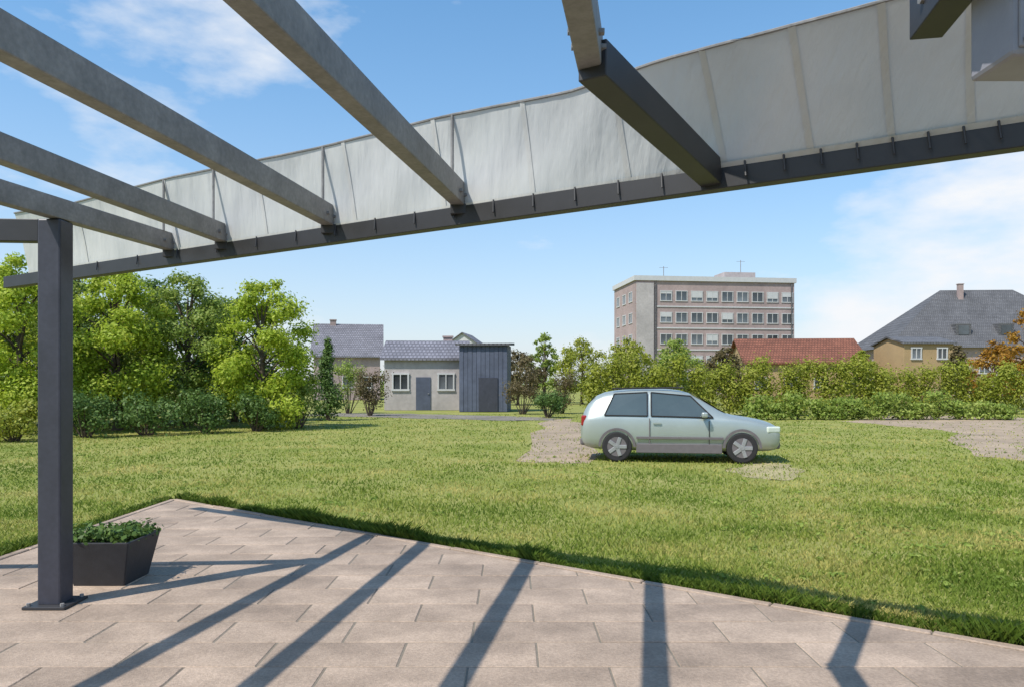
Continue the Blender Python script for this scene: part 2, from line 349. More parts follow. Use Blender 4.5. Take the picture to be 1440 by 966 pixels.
# ================================================================== PERGOLA
pg = empty('pergola', (-3.31, 5.39, 0)); tag(pg, 'grey steel pergola with pale shade cloth over the paved terrace', 'pergola')
def pp(name, bm, m, bevel=.004):
    o = obj(name, bm, m, pg, bevel); o.matrix_parent_inverse = Matrix.Translation((3.31, -5.39, 0)); return o
HB = 2.72
EB0, EBK = 4.78, .62
def eb(x): return EB0 - EBK * x                  # plan line of the edge beam
def bolt(par, x, y, z, ax=(0, 0, 1), r=.014):
    bm = nb(); a_ = Vector((x, y, z)); tube(bm, a_, a_ + Vector(ax) * .02, r, n=6); return obj('bolt', bm, M['galv'], par)
for k, (x, y) in enumerate(((-3.31, 5.39), (3.35, eb(3.35) - .5), (-3.9, -2.6), (2.8, -4.6))):
    bm = nb(); bbox(bm, (x, y, 1.40), (.165, .165, 2.76)); o = pp('post', bm, M['steel'], .012)
    bm = nb(); bbox(bm, (x, y, .018), (.30, .30, .02)); q = obj('base_plate', bm, M['steeldark'], o, .003)
    for sx in (-1, 1):
        for sy in (-1, 1): bolt(o, x + sx * .12, y + sy * .12, .028)
bm = nb(); bar(bm, (-5.6, eb(-5.6), HB), (4.6, eb(4.6), HB), .09, .125); pp('edge_beam', bm, M['steeldark'], .005)
bm = nb(); bar(bm, (-3.40, 5.37, HB - .02), (-6.2, 5.15, HB - .02), .09, .16); pp('side_beam', bm, M['steeldark'], .005)
bm = nb(); bar(bm, (-6.2, -2.2, HB), (4.6, -4.9, HB), .09, .125); pp('back_beam', bm, M['steeldark'], .005)
RX = (-3.72, -2.88, -1.80, -.72, .33, 1.50, 2.55)           # rafter x where y = 3
RZ, SLP = 2.86, .187
for x in RX:
    SLP = {-2.88: .14, -1.80: .165}.get(x, .187)
    Yend = 4.0
    for _ in range(6): Yend = eb(x + SLP * (Yend - 3)) + .03
    if x > .2: Yend = {.33: 2.86, 1.50: 2.52, 2.55: 1.9}[x]
    bm = nb(); bar(bm, (x + SLP * (-3.6 - 3), -3.6, RZ), (x + SLP * (Yend - 3), Yend, RZ), .092, .15)
    o = pp('rafter', bm, M['galv'], .006)
    for yy in (Yend - .1, Yend - .22):
        for s in (-1, 1): bolt(o, x + SLP * (yy - 3) + s * .045, yy, RZ - .01, (s, 0, 0))
    if x < .2:
        bm = nb(); xe = x + SLP * (Yend - 3); bbox(bm, (xe, Yend - .04, RZ - .10), (.135, .13, .07)); obj('cleat', bm, M['steeldark'], o, .004)
# dark diagonal bar from the centre rafter's end to the edge beam
for (xa, ya), (xb, yb) in (((.30, 2.78), (1.10, eb(1.10))),):
    bm = nb(); bar(bm, (xa, ya, RZ - .05), (xb, yb - .02, HB + .03), .115, .14); o = pp('diagonal_bar', bm, M['steeldark'], .005)
# twisted shade sail: steep at the left where the sun reaches its inner face, nearly flat at the right
TOP = [(20, 300), (102, 286), (240, 250), (450, 208), (620, 165), (800, 130), (930, 85), (1100, 40), (1250, 0), (1500, -66), (1700, -120)]
def toppix(px):
    for (x0, y0), (x1, y1) in zip(TOP, TOP[1:]):
        if x0 <= px <= x1: return y0 + (y1 - y0) * (px - x0) / (x1 - x0)
def sailtop(px):
    py = toppix(px); rx, rz = (px - 720) / F, (HY - py) / F
    Yv = EB0 / (1 + EBK * rx)    # depth if upright over the beam
    n_ = Vector((-EBK * 2.72, -2.72, -1.337 - 1.5 * EBK)); Ysun = (n_.dot(Vector((0, EB0, 2.72 - CAMZ)))) / n_.dot(Vector((rx, 1, rz)))
    Ys = Ysun + (Yv - Ysun) * .56
    f = min(1, max(0, (px - 700) / 420)); f = f * f * (3 - 2 * f)
    Y = Ys + (Ysun * .965 - Ys) * f
    return Vector((rx * Y, Y, CAMZ + rz * Y))
bm = nb(); G = []; NX, NY = 120, 16
for i in range(NX + 1):
    px = 20 + (1700 - 20) * i / NX; t = sailtop(px)
    bx_ = -3.85 + (4.3 + 3.85) * (i / NX) ** 1.0
    # foot of this strip on the edge beam: the nearest point to the strip's top
    d_ = Vector((1, -EBK, 0)).normalized(); foot = Vector((0, EB0, HB + .045)) + d_ * ((t - Vector((0, EB0, HB))).dot(d_)); foot -= Vector((.49, .87, 0)) * .03
    sag = .035 * (.6 + .4 * math.sin(px * .021))
    col = []
    for j in range(NY + 1):
        v = j / NY; q = t.lerp(foot, v)
        q = q + Vector((0, .3, .95)) * (sag * math.sin(math.pi * v)) + Vector((0, .5, .5)) * (.012 * math.sin(px * .05 + v * 4) * math.sin(math.pi * v))
        col.append(bm.verts.new(q))
    G.append(col)
for a_, b_ in zip(G, G[1:]):
    for j in range(NY): bm.faces.new((a_[j], b_[j], b_[j + 1], a_[j + 1]))
tops = [c[0].co.copy() for c in G]; cols = [[v_.co.copy() for v_ in c] for c in G]
sail = pp('shade_sail', bm, M['cloth'], 0)
for f_ in sail.data.polygons: f_.use_smooth = True
for a_, b_ in ((0, NX),):
    bm = nb()
    skin_limb(bm, tops[::2], [.009] * len(tops[::2]), 6); obj('edge_cable', bm, M['galv'], sail)
# slim props that hold the sail's upper edge above the rafters
for x in RX[:4]:
    SLP = {-2.88: .14, -1.80: .165}.get(x, .187)
    best = min(tops, key=lambda t: abs(t.x - (x + SLP * (t.y - 3))))
    bm = nb(); tube(bm, (best.x, best.y, RZ + .07), best, .011, n=8); pp('prop', bm, M['galv'], 0)
SLP = .187
bm = nb(); bar(bm, (1.50 + SLP * (2.12 - 3), 2.12, RZ - .002), (1.50 + SLP * (2.54 - 3), 2.54, RZ - .002), .104, .162); pp('rafter_shoe', bm, M['steeldark'], .004)
# switch housing bolted to the side of the near rafter
bm = nb(); bbox(bm, (1.515, 2.2, 2.70), (.20, .20, .34)); o = pp('switch_housing', bm, M['steelmid'], .014)
bm = nb(); bbox(bm, (1.515, 2.096, 2.70), (.17, .012, .30)); obj('cover', bm, M['steelmid'], o, .005)
for sx in (-1, 1):
    for sz in (-1, 1): bolt(o, 1.515 + sx * .07, 2.091, 2.70 + sz * .13, (0, -.5, 0), .008)
bm = nb(); tube(bm, (1.50, 2.2, 2.87), (1.50, 2.2, 3.2), .014, n=10); obj('conduit', bm, M['galv'], o)
# sewn seams of the sail, slightly proud of the cloth
for i in range(6, NX, 9):
    bm = nb(); prev = None
    for q in cols[i]:
        q = q + Vector((0, -.006, -.004)); e_ = [bm.verts.new(q + Vector((-.014, .0087, 0))), bm.verts.new(q + Vector((.014, -.0087, 0)))]
        if prev: bm.faces.new((prev[0], prev[1], e_[1], e_[0]))
        prev = e_
    obj('seam', bm, M['cloth'], sail)
bm = nb(); prev = None
for c_ in cols:                                              # hem along the beam
    a_, b_ = c_[-1] + Vector((-.003, -.008, -.004)), c_[-1].lerp(c_[0], .06) + Vector((-.003, -.008, -.004)); e_ = [bm.verts.new(a_), bm.verts.new(b_)]
    if prev: bm.faces.new((prev[0], prev[1], e_[1], e_[0]))
    prev = e_
obj('hem', bm, M['cloth'], sail)
# lacing that ties the hem to the edge beam
for i in range(3, NX, 4):
    q = cols[i][-1].lerp(cols[i][0], .04); bm = nb(); tube(bm, q + Vector((0, -.012, 0)), q + Vector((0, -.03, -.085)), .006, n=6); obj('tie', bm, M['steeldark'], sail)

# ================================================================== PLANTER
pl = empty('planter', gnd(158, 815)); tag(pl, 'low black tapered planter with dark leafy plant beside the post', 'planter')
bm = nb(); bt, tp, h = .20, .27, .36
for (za, ra), (zb, rb) in (((0, bt), (h, tp)), ((h, tp), (h, tp - .025)), ((h, tp - .025), (h - .05, tp - .035))):
    A = [bm.verts.new((sx * ra, sy * ra, za)) for sx, sy in ((-1, -1), (1, -1), (1, 1), (-1, 1))]
    B = [bm.verts.new((sx * rb, sy * rb, zb)) for sx, sy in ((-1, -1), (1, -1), (1, 1), (-1, 1))]
    for k in range(4): bm.faces.new((A[k], A[(k + 1) % 4], B[(k + 1) % 4], B[k]))
bmesh.ops.remove_doubles(bm, verts=bm.verts, dist=1e-4); obj('pot', bm, M['pot'], pl, .008)
bm = nb(); bbox(bm, (0, 0, h - .06), (.47, .47, .02)); obj('soil', bm, M['soil'], pl)
leaves('plant', [((random.uniform(-.2, .2), random.uniform(-.2, .2), h + random.uniform(-.02, .06)), (.12, .12, .08), 70) for _ in range(16)], .05, M['leafdark'], pl)

# ================================================================== CAR
car = empty('parked_car', gnd(950, 644)); car.rotation_euler.z = R(-9)
tag(car, 'pale silver compact car parked on the grass beside the sandy path', 'car')
# stations along x (front = +x): x, z bottom, z belt, half width, z top, half width of top
ST = [(-2.02, .42, .62, .62, .66, .55), (-1.98, .30, .80, .74, .95, .60), (-1.90, .25, .90, .80, 1.14, .62), (-1.70, .22, .93, .835, 1.38, .60), (-1.35, .20, .94, .85, 1.47, .61),
      (-.7, .19, .93, .86, 1.51, .63), (-.1, .19, .92, .86, 1.50, .63), (.25, .19, .91, .86, 1.44, .62), (.65, .19, .90, .86, 1.20, .64), (1.0, .19, .90, .85, .96, .68),
      (1.35, .20, .87, .835, .92, .66), (1.72, .21, .80, .81, .86, .63), (1.94, .22, .72, .76, .79, .60), (2.03, .26, .66, .68, .70, .56), (2.06, .34, .58, .62, .60, .5)]
bm = nb(); rings = []
for x, zb, zl, w_, zt, wt in ST:
    H = [(w_ * .86, zb), (w_ * .97, zb + .10), (w_, zb + (zl - zb) * .55), (w_ * .985, zl - .03), (w_ * .955, zl), (wt + (w_ * .955 - wt) * .12, zt - .05 * min(1, (zt - zl) * 4)), (wt * .86, zt - .008), (wt * .4, zt + .008)]
    pts = H + [(-a_, z_) for a_, z_ in H[::-1]]
    rings.append([bm.verts.new((x, p_[0], p_[1])) for p_ in pts])
for a_, b_ in zip(rings, rings[1:]):
    n = len(a_)
    for k in range(n): bm.faces.new((a_[k], b_[k], b_[(k + 1) % n], a_[(k + 1) % n]))
bm.faces.new(rings[0]); bm.faces.new(rings[-1][::-1]); bmesh.ops.recalc_face_normals(bm, faces=bm.faces)
body = obj('body', bm, M['paint'], car, smooth=True); sb = body.modifiers.new('s', 'SUBSURF'); sb.levels = sb.render_levels = 1
def lerp_st(x):
    for a_, b_ in zip(ST, ST[1:]):
        if a_[0] <= x <= b_[0]:
            f = (x - a_[0]) / (b_[0] - a_[0]); return [a_[i] + (b_[i] - a_[i]) * f for i in range(6)]
def sidept(x, f, s, off=.012):
    _, zb, zl, w_, zt, wt = lerp_st(x); y0 = w_ * .955; y1 = wt + (y0 - wt) * .12; z0 = zl + .02; z1 = zt - .075
    return (x, s * (y0 + (y1 - y0) * f + off), z0 + (z1 - z0) * f)
for s in (-1, 1):
    for quad in (((-1.5, 0), (-.62, 0), (-.62, 1), (-1.3, 1)), ((-.54, 0), (.70, 0), (.26, 1), (-.54, 1))):
        bm = nb(); poly(bm, [sidept(x, f, s) for x, f in quad]); wo = obj('window', bm, M['carglass'], car)
        bm = nb(); Pq = [Vector(sidept(x, f, s, .016)) for x, f in quad]
        for a_, b_ in zip(Pq, Pq[1:] + Pq[:1]): bar(bm, a_, b_, .025, .012, Vector((0, 1, 0)))
        obj('seal', bm, M['tyre'], wo)
    bm = nb(); poly(bm, [(-.585, s * .872, .30), (-.565, s * .872, .30), (-.565, s * .872, .9), (-.585, s * .872, .9)])
    for xs, z1_ in ((.62, .86), (-1.02, .55)):
        b2_ = nb(); poly(b2_, [(xs - .008, s * .873, .28), (xs + .008, s * .873, .28), (xs + .008, s * .868, z1_), (xs - .008, s * .868, z1_)]); obj('panel_gap', b2_, M['tyre'], car)
    o = obj('door', bm, M['plastic'], car); bm = nb(); bbox(bm, (-.42, s * .872, .80), (.16, .02, .03)); obj('handle', bm, M['paint'], o)
    bm = nb(); bbox(bm, (.52, s * .95, .98), (.12, .16, .11)); obj('mirror', bm, M['paint'], car, .03)
    bm = nb(); bbox(bm, (1.86, s * .635, .68), (.30, .26, .13), Matrix.Rotation(R(-22) * s, 3, 'Z')); obj('headlight', bm, M['lamp'], car, .03)
    bm = nb(); bbox(bm, (-1.93, s * .66, .84), (.12, .18, .22)); obj('tail_light', bm, M['redlamp'], car, .03)
    for x in (-1.24, 1.27):
        wl = empty('wheel', (x, s * .76, .31)); wl.parent = car
        bm = nb(); tube(bm, (0, -.105, 0), (0, .105, 0), .31, n=28); obj('tyre', bm, M['tyre'], wl, .03)
        bm = nb(); tube(bm, (0, s * .085, 0), (0, s * .108, 0), .205, .20, n=24); rim = obj('rim', bm, M['plastic'], wl)
        sp0 = None
        for k in range(5):
            if sp0 is None: bm = nb(); bbox(bm, (.105, s * .113, 0), (.19, .02, .075)); sp0 = o = obj('spoke', bm, M['alloy'], wl, .006)
            else: o = sp0.copy(); C.objects.link(o)
            o.rotation_euler.y = k * 2 * math.pi / 5
        bm = nb(); tube(bm, (0, s * .11, 0), (0, s * .13, 0), .05, .04, n=14); obj('hub', bm, M['alloy'], wl)
        bm = nb()
        for k in range(24):
            a0, a1 = math.pi * k / 24, math.pi * (k + 1) / 24
            P = [(x + r_ * math.cos(t), s * .868, .31 + r_ * math.sin(t)) for r_, t in ((.335, a0), (.385, a0), (.385, a1), (.335, a1))]; poly(bm, P)
        obj('wheel_arch', bm, M['plastic'], car)
bm = nb(); poly(bm, [(.98, -.60, .995), (.98, .60, .995), (.30, .55, 1.432), (.30, -.55, 1.432)]); obj('windscreen', bm, M['carglass'], car)
bm = nb(); poly(bm, [(-1.955, -.52, .98), (-1.955, .52, .98), (-1.74, .50, 1.36), (-1.74, -.50, 1.36)]); obj('rear_window', bm, M['carglass'], car)
bm = nb(); bbox(bm, (1.965, 0, .36), (.17, 1.30, .15)); obj('bumper', bm, M['plastic'], car, .04)
bm = nb(); bbox(bm, (-1.93, 0, .40), (.17, 1.40, .16)); obj('bumper', bm, M['plastic'], car, .04)
bm = nb(); tube(bm, (-1.2, .2, 1.47), (-1.42, .2, 1.80), .006, n=6); obj('aerial', bm, M['tyre'], car)
for s in (-1, 1):
    bm = nb(); bbox(bm, (.03, s * .873, .50), (1.75, .016, .05)); obj('side_moulding', bm, M['plastic'], car, .004)
    bm = nb(); bar(bm, (-1.35, s * .56, 1.505), (.12, s * .57, 1.53), .03, .03); obj('roof_rail', bm, M['tyre'], car, .006)
for s in (-1, 1):
    bm = nb(); bbox(bm, (.015, s * .862, .285), (1.72, .034, .19)); obj('sill', bm, M['plastic'], car, .012)

# ================================================================== BUILDINGS
def win_mesh(w_, h_):
    b_ = nb()
    for a in ((0, h_ / 2, w_ + .16, .10), (0, -h_ / 2, w_ + .16, .12), (-w_ / 2, 0, .09, h_ - .1), (w_ / 2, 0, .09, h_ - .1), (0, 0, .06, h_ - .1)):
        bbox(b_, (a[0], -.03, a[1]), (a[2], .12, a[3]))
    return b_
def windows(b, w_, h_, spots, m='trim'):
    f0 = p0 = None
    for x, y, z, rz in spots:
        if f0 is None:
            f = f0 = obj('window', win_mesh(w_, h_), M[m], b); q = nb(); bbox(q, (0, .0, 0), (w_, .05, h_)); p = p0 = obj('pane', q, M['pane'], f)
        else:
            f = f0.copy(); C.objects.link(f); p = p0.copy(); C.objects.link(p); p.parent = f
        f.location = (x, y, z); f.rotation_euler.z = rz
def gable(b, w_, d, h, rise, wall, roof, ridge='x', ov=.35, name='wall'):
    """walls with a pitched roof, base at the parent's origin, front towards -y"""
    q = nb()
    if ridge == 'x':
        P = [(-d / 2, 0), (d / 2, 0), (d / 2, h), (0, h + rise), (-d / 2, h)]; A = [q.verts.new((-w_ / 2, y, z)) for y, z in P]; B = [q.verts.new((w_ / 2, y, z)) for y, z in P]
    else:
        P = [(-w_ / 2, 0), (w_ / 2, 0), (w_ / 2, h), (0, h + rise), (-w_ / 2, h)]; A = [q.verts.new((x, -d / 2, z)) for x, z in P]; B = [q.verts.new((x, d / 2, z)) for x, z in P]
    q.faces.new(A); q.faces.new(B[::-1])
    for k in range(5): q.faces.new((A[k], B[k], B[(k + 1) % 5], A[(k + 1) % 5]))
    bmesh.ops.recalc_face_normals(q, faces=q.faces); obj('wall', q, wall, b)
    q = nb(); s = (d if ridge == 'x' else w_) / 2; L = (w_ if ridge == 'x' else d) / 2 + ov; t = .14
    k = rise / s
    for sg in (-1, 1):
        prof = [(0, h + rise + .02), (sg * (s + ov), h - k * ov + .02), (sg * (s + ov), h - k * ov + .02 + t), (0, h + rise + .02 + t)]
        A = [q.verts.new((-L, a, z) if ridge == 'x' else (a, -L, z)) for a, z in prof]; B = [q.verts.new((L, a, z) if ridge == 'x' else (a, L, z)) for a, z in prof]
        q.faces.new(A); q.faces.new(B[::-1])
        for i in range(4): q.faces.new((A[i], B[i], B[(i + 1) % 4], A[(i + 1) % 4]))
    bmesh.ops.recalc_face_normals(q, faces=q.faces); return obj('roof', q, roof, b)
def chimney(r_, x, y, z, h, m='wallpink'):
    q = nb(); bbox(q, (x, y, z + h / 2), (.6, .5, h)); bbox(q, (x, y, z + h + .05), (.72, .62, .1)); obj('chimney', q, M[m], r_)

# large flat-roofed block behind the hedge
Yb = 110; k = Yb / F
ab = empty('apartment_block', ((1000 - 720) * k, Yb + 6, 0)); ab.rotation_euler.z = R(7); tag(ab, 'large pinkish grey flat-roofed block towering behind the hedge', 'building')
W_, D_, H_ = 24.5, 12, 16.8
q = nb(); bbox(q, (0, 0, H_ / 2), (W_, D_, H_)); obj('wall', q, M['wallpink'], ab)
q = nb()
for a in ((0, -D_ / 2 - .1, W_ + .5, .3), (0, D_ / 2 + .1, W_ + .5, .3)): bbox(q, (a[0], a[1], H_ + .25), (a[2], a[3], .7))
for a in ((-W_ / 2 - .1, 0, .3, D_ - .1), (W_ / 2 + .1, 0, .3, D_ - .1)): bbox(q, (a[0], a[1], H_ + .25), (a[2], a[3], .7))
rf = obj('parapet', q, M['trim'], ab)
q = nb(); bbox(q, (5.5, 0, H_ + 1.0), (5, 4, 2.0)); obj('roof_housing', q, M['wallpale'], rf)
for x in (-8, -3.5, 9.5):
    q = nb(); bbox(q, (x, 1, H_ + .8), (.9, .9, 1.6)); obj('vent', q, M['roofgrey'], rf)
q = nb(); bbox(q, (-W_ / 2 + 1.4, -D_ / 2 - .09, H_ / 2 - .2), (2.6, .18, H_ - .5)); obj('pale_panel', q, M['wallpale'], ab)  # pale upright strip drawn for the block's lighter side face
windows(ab, 1.7, 1.45, [(-W_ / 2 + 4.6 + i * 2.35, -D_ / 2, 1.9 + j * 3.15, 0) for j in range(5) for i in range(9)] + [(-W_ / 2, -3.5 + i * 3.5, 1.9 + j * 3.15, R(-90)) for j in range(5) for i in range(3)])
for j in range(1, 5):
    q = nb(); bbox(q, (1.5, -D_ / 2 - .04, j * 3.15 + .35), (W_ - 3.4, .1, .18)); obj('band_course', q, M['trim'], ab)

for i in range(16):
    ii, jj = random.randrange(9), random.randrange(1, 5); hh = random.choice((.35, .6, .9))
    q = nb(); bbox(q, (-W_ / 2 + 4.6 + ii * 2.35, -D_ / 2 - .045, 1.9 + jj * 3.15 + .68 - hh / 2), (1.55, .03, hh)); obj('blind', q, M['trim'], ab).location.y = -.002 * i
for x in (-W_ / 2 + 3.0, W_ / 2 - .5):
    q = nb(); tube(q, (x, -D_ / 2 - .12, .2), (x, -D_ / 2 - .12, H_ - .2), .08, n=8); obj('downpipe', q, M['roofgrey'], ab)
for x, hh in ((-6, 3.0), (6.5, 4.2)):
    q = nb(); tube(q, (x, 0, H_), (x, 0, H_ + hh), .05, n=6); bar(q, (x - .7, 0, H_ + hh - .2), (x + .7, 0, H_ + hh - .2), .04, .04); tag(obj('aerial', q, M['galv'], rf), kind='stuff')
# pale house in the middle distance with a blue-grey annexe
Yb = 46; k = Yb / F
h1 = empty('pale_house', ((594 - 720) * k, Yb + 3, 0)); h1.rotation_euler.z = R(3); tag(h1, 'pale pinkish house with low grey roof at the far lawn edge', 'house')
r_ = gable(h1, 5.0, 6, 3.15, 1.15, M['wallpale'], M['rooflav'], 'x', .25); chimney(r_, 1.3, .6, 3.9, .8)
windows(h1, .95, 1.0, [(-1.5, -3, 1.75, 0), (1.3, -3, 1.75, 0)])
q = nb(); bbox(q, (-.1, -3.01, 1.02), (.9, .08, 2.04)); o = obj('door', q, M['bluegrey'], h1); q = nb(); bbox(q, (.22, -3.08, 1.02), (.1, .05, .04)); obj('handle', q, M['alloy'], o)
an = empty('blue_shed', ((682 - 720) * 43 / F, 44.6, 0)); an.rotation_euler.z = R(-4); tag(an, 'dark blue-grey boarded shed right of the pale house', 'shed')
q = nb(); bbox(q, (0, 0, 1.95), (2.8, 3.0, 3.9)); obj('wall', q, M['bluegrey'], an)
bd = None
for i in range(11):
    if bd is None: q = nb(); bbox(q, (0, -1.53, 1.95), (.235, .06, 3.86)); bd = o = obj('board', q, M['bluegrey'], an)
    else: o = bd.copy(); C.objects.link(o)
    o.location.x = -1.275 + i * .255; o.location.y = random.uniform(-.012, .012)
q = nb(); bbox(q, (0, 0, 3.98), (3.2, 3.5, .14), Matrix.Rotation(R(3), 3, 'X')); obj('roof', q, M['roofgrey'], an)
q = nb(); bbox(q, (.3, -1.60, 1.0), (1.1, .05, 1.96)); o = obj('door', q, M['steel'], an)
h2 = empty('far_house', ((478 - 720) * 75 / F, 79, 0)); h2.rotation_euler.z = R(10); tag(h2, 'distant house with lavender grey roof between the trees and pale house', 'house')
r_ = gable(h2, 6.6, 7, 4.6, 3.2, M['wallpink'], M['rooflav'], 'x'); chimney(r_, -1.6, 0, 7.4, .9)
windows(h2, .9, 1.1, [(-2 + i * 2, -3.5, 1.8, 0) for i in range(3)])
h3 = empty('far_house', ((655 - 720) * 120 / F, 124, 0)); h3.rotation_euler.z = R(-8); tag(h3, 'faint pale gabled house rising just above the blue shed', 'house')
r_ = gable(h3, 9, 8, 6.6, 3.2, M['trim'], M['rooflav'], 'y'); windows(h3, 1.1, 1.3, [(-2 + i * 4, -4, 5.4, 0) for i in range(2)])

# red-roofed low buildings and the dark-roofed hall to the right
Yb = 62; k = Yb / F
b1 = empty('red_roofed_house', ((1138 - 720) * k, Yb + 3.5, 0)); b1.rotation_euler.z = R(-5); tag(b1, 'long low house with red tiled roof behind the hedge', 'house')
gable(b1, 9.6, 7, 3.45, 2.0, M['walltan'], M['roofred'], 'x'); windows(b1, 1.0, .9, [(-3.6 + i * 2.4, -3.5, 1.7, 0) for i in range(4)])
b2 = empty('tan_cottage', ((1292 - 720) * k, Yb + 1, 0)); b2.rotation_euler.z = R(4); tag(b2, 'small tan rendered cottage between red roof and orange shrubs', 'house')
r_ = gable(b2, 4.2, 4.5, 4.9, .55, M['walltan'], M['roofgrey'], 'x', .2); windows(b2, .8, .9, [(-1.1, -2.25, 4.1, 0), (1.1, -2.25, 4.1, 0)])
b3 = empty('dark_roofed_hall', ((1432 - 720) * 88 / F, 96, 0)); b3.rotation_euler.z = R(-4); tag(b3, 'long building under a big dark grey hipped roof at right', 'building')
q = nb(); w_, d, h, e, rise = 27, 13, 6.2, 9.0, 7.5
bbox(q, (0, 0, h / 2), (w_, d, h)); obj('wall', q, M['wallpink'], b3)
q = nb(); o_ = .6; lo = [q.verts.new(p) for p in ((-w_ / 2 - o_, -d / 2 - o_, h - .2), (w_ / 2 + o_, -d / 2 - o_, h - .2), (w_ / 2 + o_, d / 2 + o_, h - .2), (-w_ / 2 - o_, d / 2 + o_, h - .2))]
a_, b_ = q.verts.new((-w_ / 2 + e, 0, h + rise)), q.verts.new((w_ / 2 - e, 0, h + rise))
for f in ((lo[0], lo[1], b_, a_), (lo[1], lo[2], b_), (lo[2], lo[3], a_, b_), (lo[3], lo[0], a_)): q.faces.new(f)
q.faces.new(lo[::-1]); rf = obj('roof', q, M['roofgrey'], b3); chimney(rf, -2.5, -1, h + rise - 1.4, 2.0)
for x in (-4.5, 0.5): 
    q = nb(); bbox(q, (x, -4.6, h + 1.9), (1.8, 2.2, 1.7)); o = obj('dormer', q, M['roofgrey'], rf); q = nb(); bbox(q, (x, -5.72, h + 1.95), (1.2, .06, 1.1)); obj('pane', q, M['pane'], o)
windows(b3, 1.2, 1.4, [(-11.5 + i * 3, -6.5, 3.6, 0) for i in range(8)])

# ================================================================== TREES, HEDGES
def tl(px, Y): return ((px - 720) * Y / F, Y, 0)
G = 'garden trees on the left'
tree('garden_tree', tl(-60, 27), 6.8, 5.0, M['leafmid'], 'leafy tree cut by the left edge of the picture', group=G, n=22000, leaf=.115)
tree('garden_tree', tl(30, 24), 5.9, 4.0, M['leafbright'], 'bright green tree directly behind the pergola post', group=G, n=21000, leaf=.115, low=.12)
tree('garden_tree', tl(165, 26), 6.1, 4.2, M['leafbright'], 'bright yellow-green tree just right of the pergola post', group=G, n=22000, leaf=.115, low=.10)
tree('garden_tree', tl(262, 28), 6.1, 4.3, M['leafmid'], 'mid green tree in the middle of the left grove', group=G, n=21000, leaf=.115, low=.12)
tree('garden_tree', tl(370, 27), 5.5, 4.0, M['leafbright'], 'rightmost bright green tree of the left grove', group=G, n=22000, leaf=.115, low=.10)
tree('garden_tree', tl(100, 28), 6.3, 4.2, M['leafmid'], 'full green tree showing on both sides of the post', group=G, n=20000, leaf=.115, low=.12)
tree('dark_tree', tl(215, 31), 5.9, 5.0, M['leafdark'], 'dark tree behind the left grove', n=15000, low=.06)
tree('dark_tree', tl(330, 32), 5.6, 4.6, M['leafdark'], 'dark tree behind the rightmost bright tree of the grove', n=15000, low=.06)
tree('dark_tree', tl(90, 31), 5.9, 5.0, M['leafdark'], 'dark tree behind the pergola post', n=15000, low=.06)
def bush(px, Y, w_, h, m, label, name='shrub', n=2600, leaf=.10, cat='shrub', group=None):
    t = empty(name, tl(px, Y)); tag(t, label, cat, group); cl = []; bm = nb()
    for i in range(11):
        a_ = i * 2.4; rr = w_ * .36 * math.sqrt(random.random()); z = h * random.uniform(.25, .78)
        c = (rr * math.cos(a_), rr * math.sin(a_), z); r = w_ * random.uniform(.15, .25)
        cl.append((c, (r, r, min(r, h * .3)), n // 11)); skin_limb(bm, [(c[0] * .15, c[1] * .15, -.05), (c[0] * .6, c[1] * .6, z * .5), c], [.03, .02, .008], 5)
    obj('stem', bm, M['bark'], t); leaves('foliage', cl, leaf, m, t); return t
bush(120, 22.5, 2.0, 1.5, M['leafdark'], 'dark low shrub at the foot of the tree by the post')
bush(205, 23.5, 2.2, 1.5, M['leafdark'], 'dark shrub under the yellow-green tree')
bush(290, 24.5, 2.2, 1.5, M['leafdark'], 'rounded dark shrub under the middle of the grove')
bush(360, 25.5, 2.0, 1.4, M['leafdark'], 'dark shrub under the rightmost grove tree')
bush(420, 27.5, 2.0, 2.6, M['leafmid'], 'tall green shrub at the right end of the grove')
bush(20, 21, 2.0, 1.2, M['leafolive'], 'olive shrub at the left edge behind the post')
t = empty('conifer', tl(461, 33)); tag(t, 'narrow dark green conifer beside the grove', 'tree'); bm = nb()
skin_limb(bm, [(0, 0, -.1), (0, 0, 1.5), (0, 0, 3.5)], [.10, .07, .01]); obj('trunk', bm, M['bark'], t)
leaves('crown', [((random.uniform(-.3, .3) * (1 - f), random.uniform(-.3, .3) * (1 - f), .3 + 3.3 * f), (.62 * (1 - f) + .12, .62 * (1 - f) + .12, .3), 320) for f in [i / 16 for i in range(16)]], .11, M['leafdark'], t)
bush(520, 38, 2.2, 2.6, M['leafbrown'], 'bare brownish shrub left of the pale house')
bush(490, 41, 2.4, 3.6, M['leafmid'], 'grey-green tall shrub between conifer and pale house')
bush(735, 40, 2.2, 2.9, M['leafbrown'], 'dark brown shrub right of the blue shed')
bush(790, 41, 2.4, 2.5, M['leafbrown'], 'brownish shrub at the left end of the hedge')
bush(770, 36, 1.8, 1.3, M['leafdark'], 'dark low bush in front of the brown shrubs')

def hedge(name, px0, px1, Y, h, m, label, depth=1.4, n=14000, leaf=.13, wob=.25):
    x0, x1 = tl(px0, Y)[0], tl(px1, Y)[0]; t = empty(name, ((x0 + x1) / 2, Y, 0)); tag(t, label, 'hedge')
    L = x1 - x0; k_ = max(4, int(L / .9)); cl = []; bm = nb()
    for i in range(k_):
        x = -L / 2 + L * (i + .5) / k_; hh = h * (1 + random.uniform(-wob, wob))
        for z in (.22, .5, .8): cl.append(((x + random.uniform(-.2, .2), random.uniform(-.25, .25), hh * z), (.62, depth * .45, hh * .24), n // (3 * k_)))
        skin_limb(bm, [(x, 0, -.05), (x + random.uniform(-.2, .2), 0, hh * .7)], [.035, .012], 5)
    tag(obj('stems', bm, M['bark'], t), kind='stuff'); leaves('foliage', cl, leaf, m, t); return t
hedge('clipped_hedge', 822, 990, 36, 2.85, M['leafolive'], 'dark green hedge directly behind the car', n=15000, wob=.15)
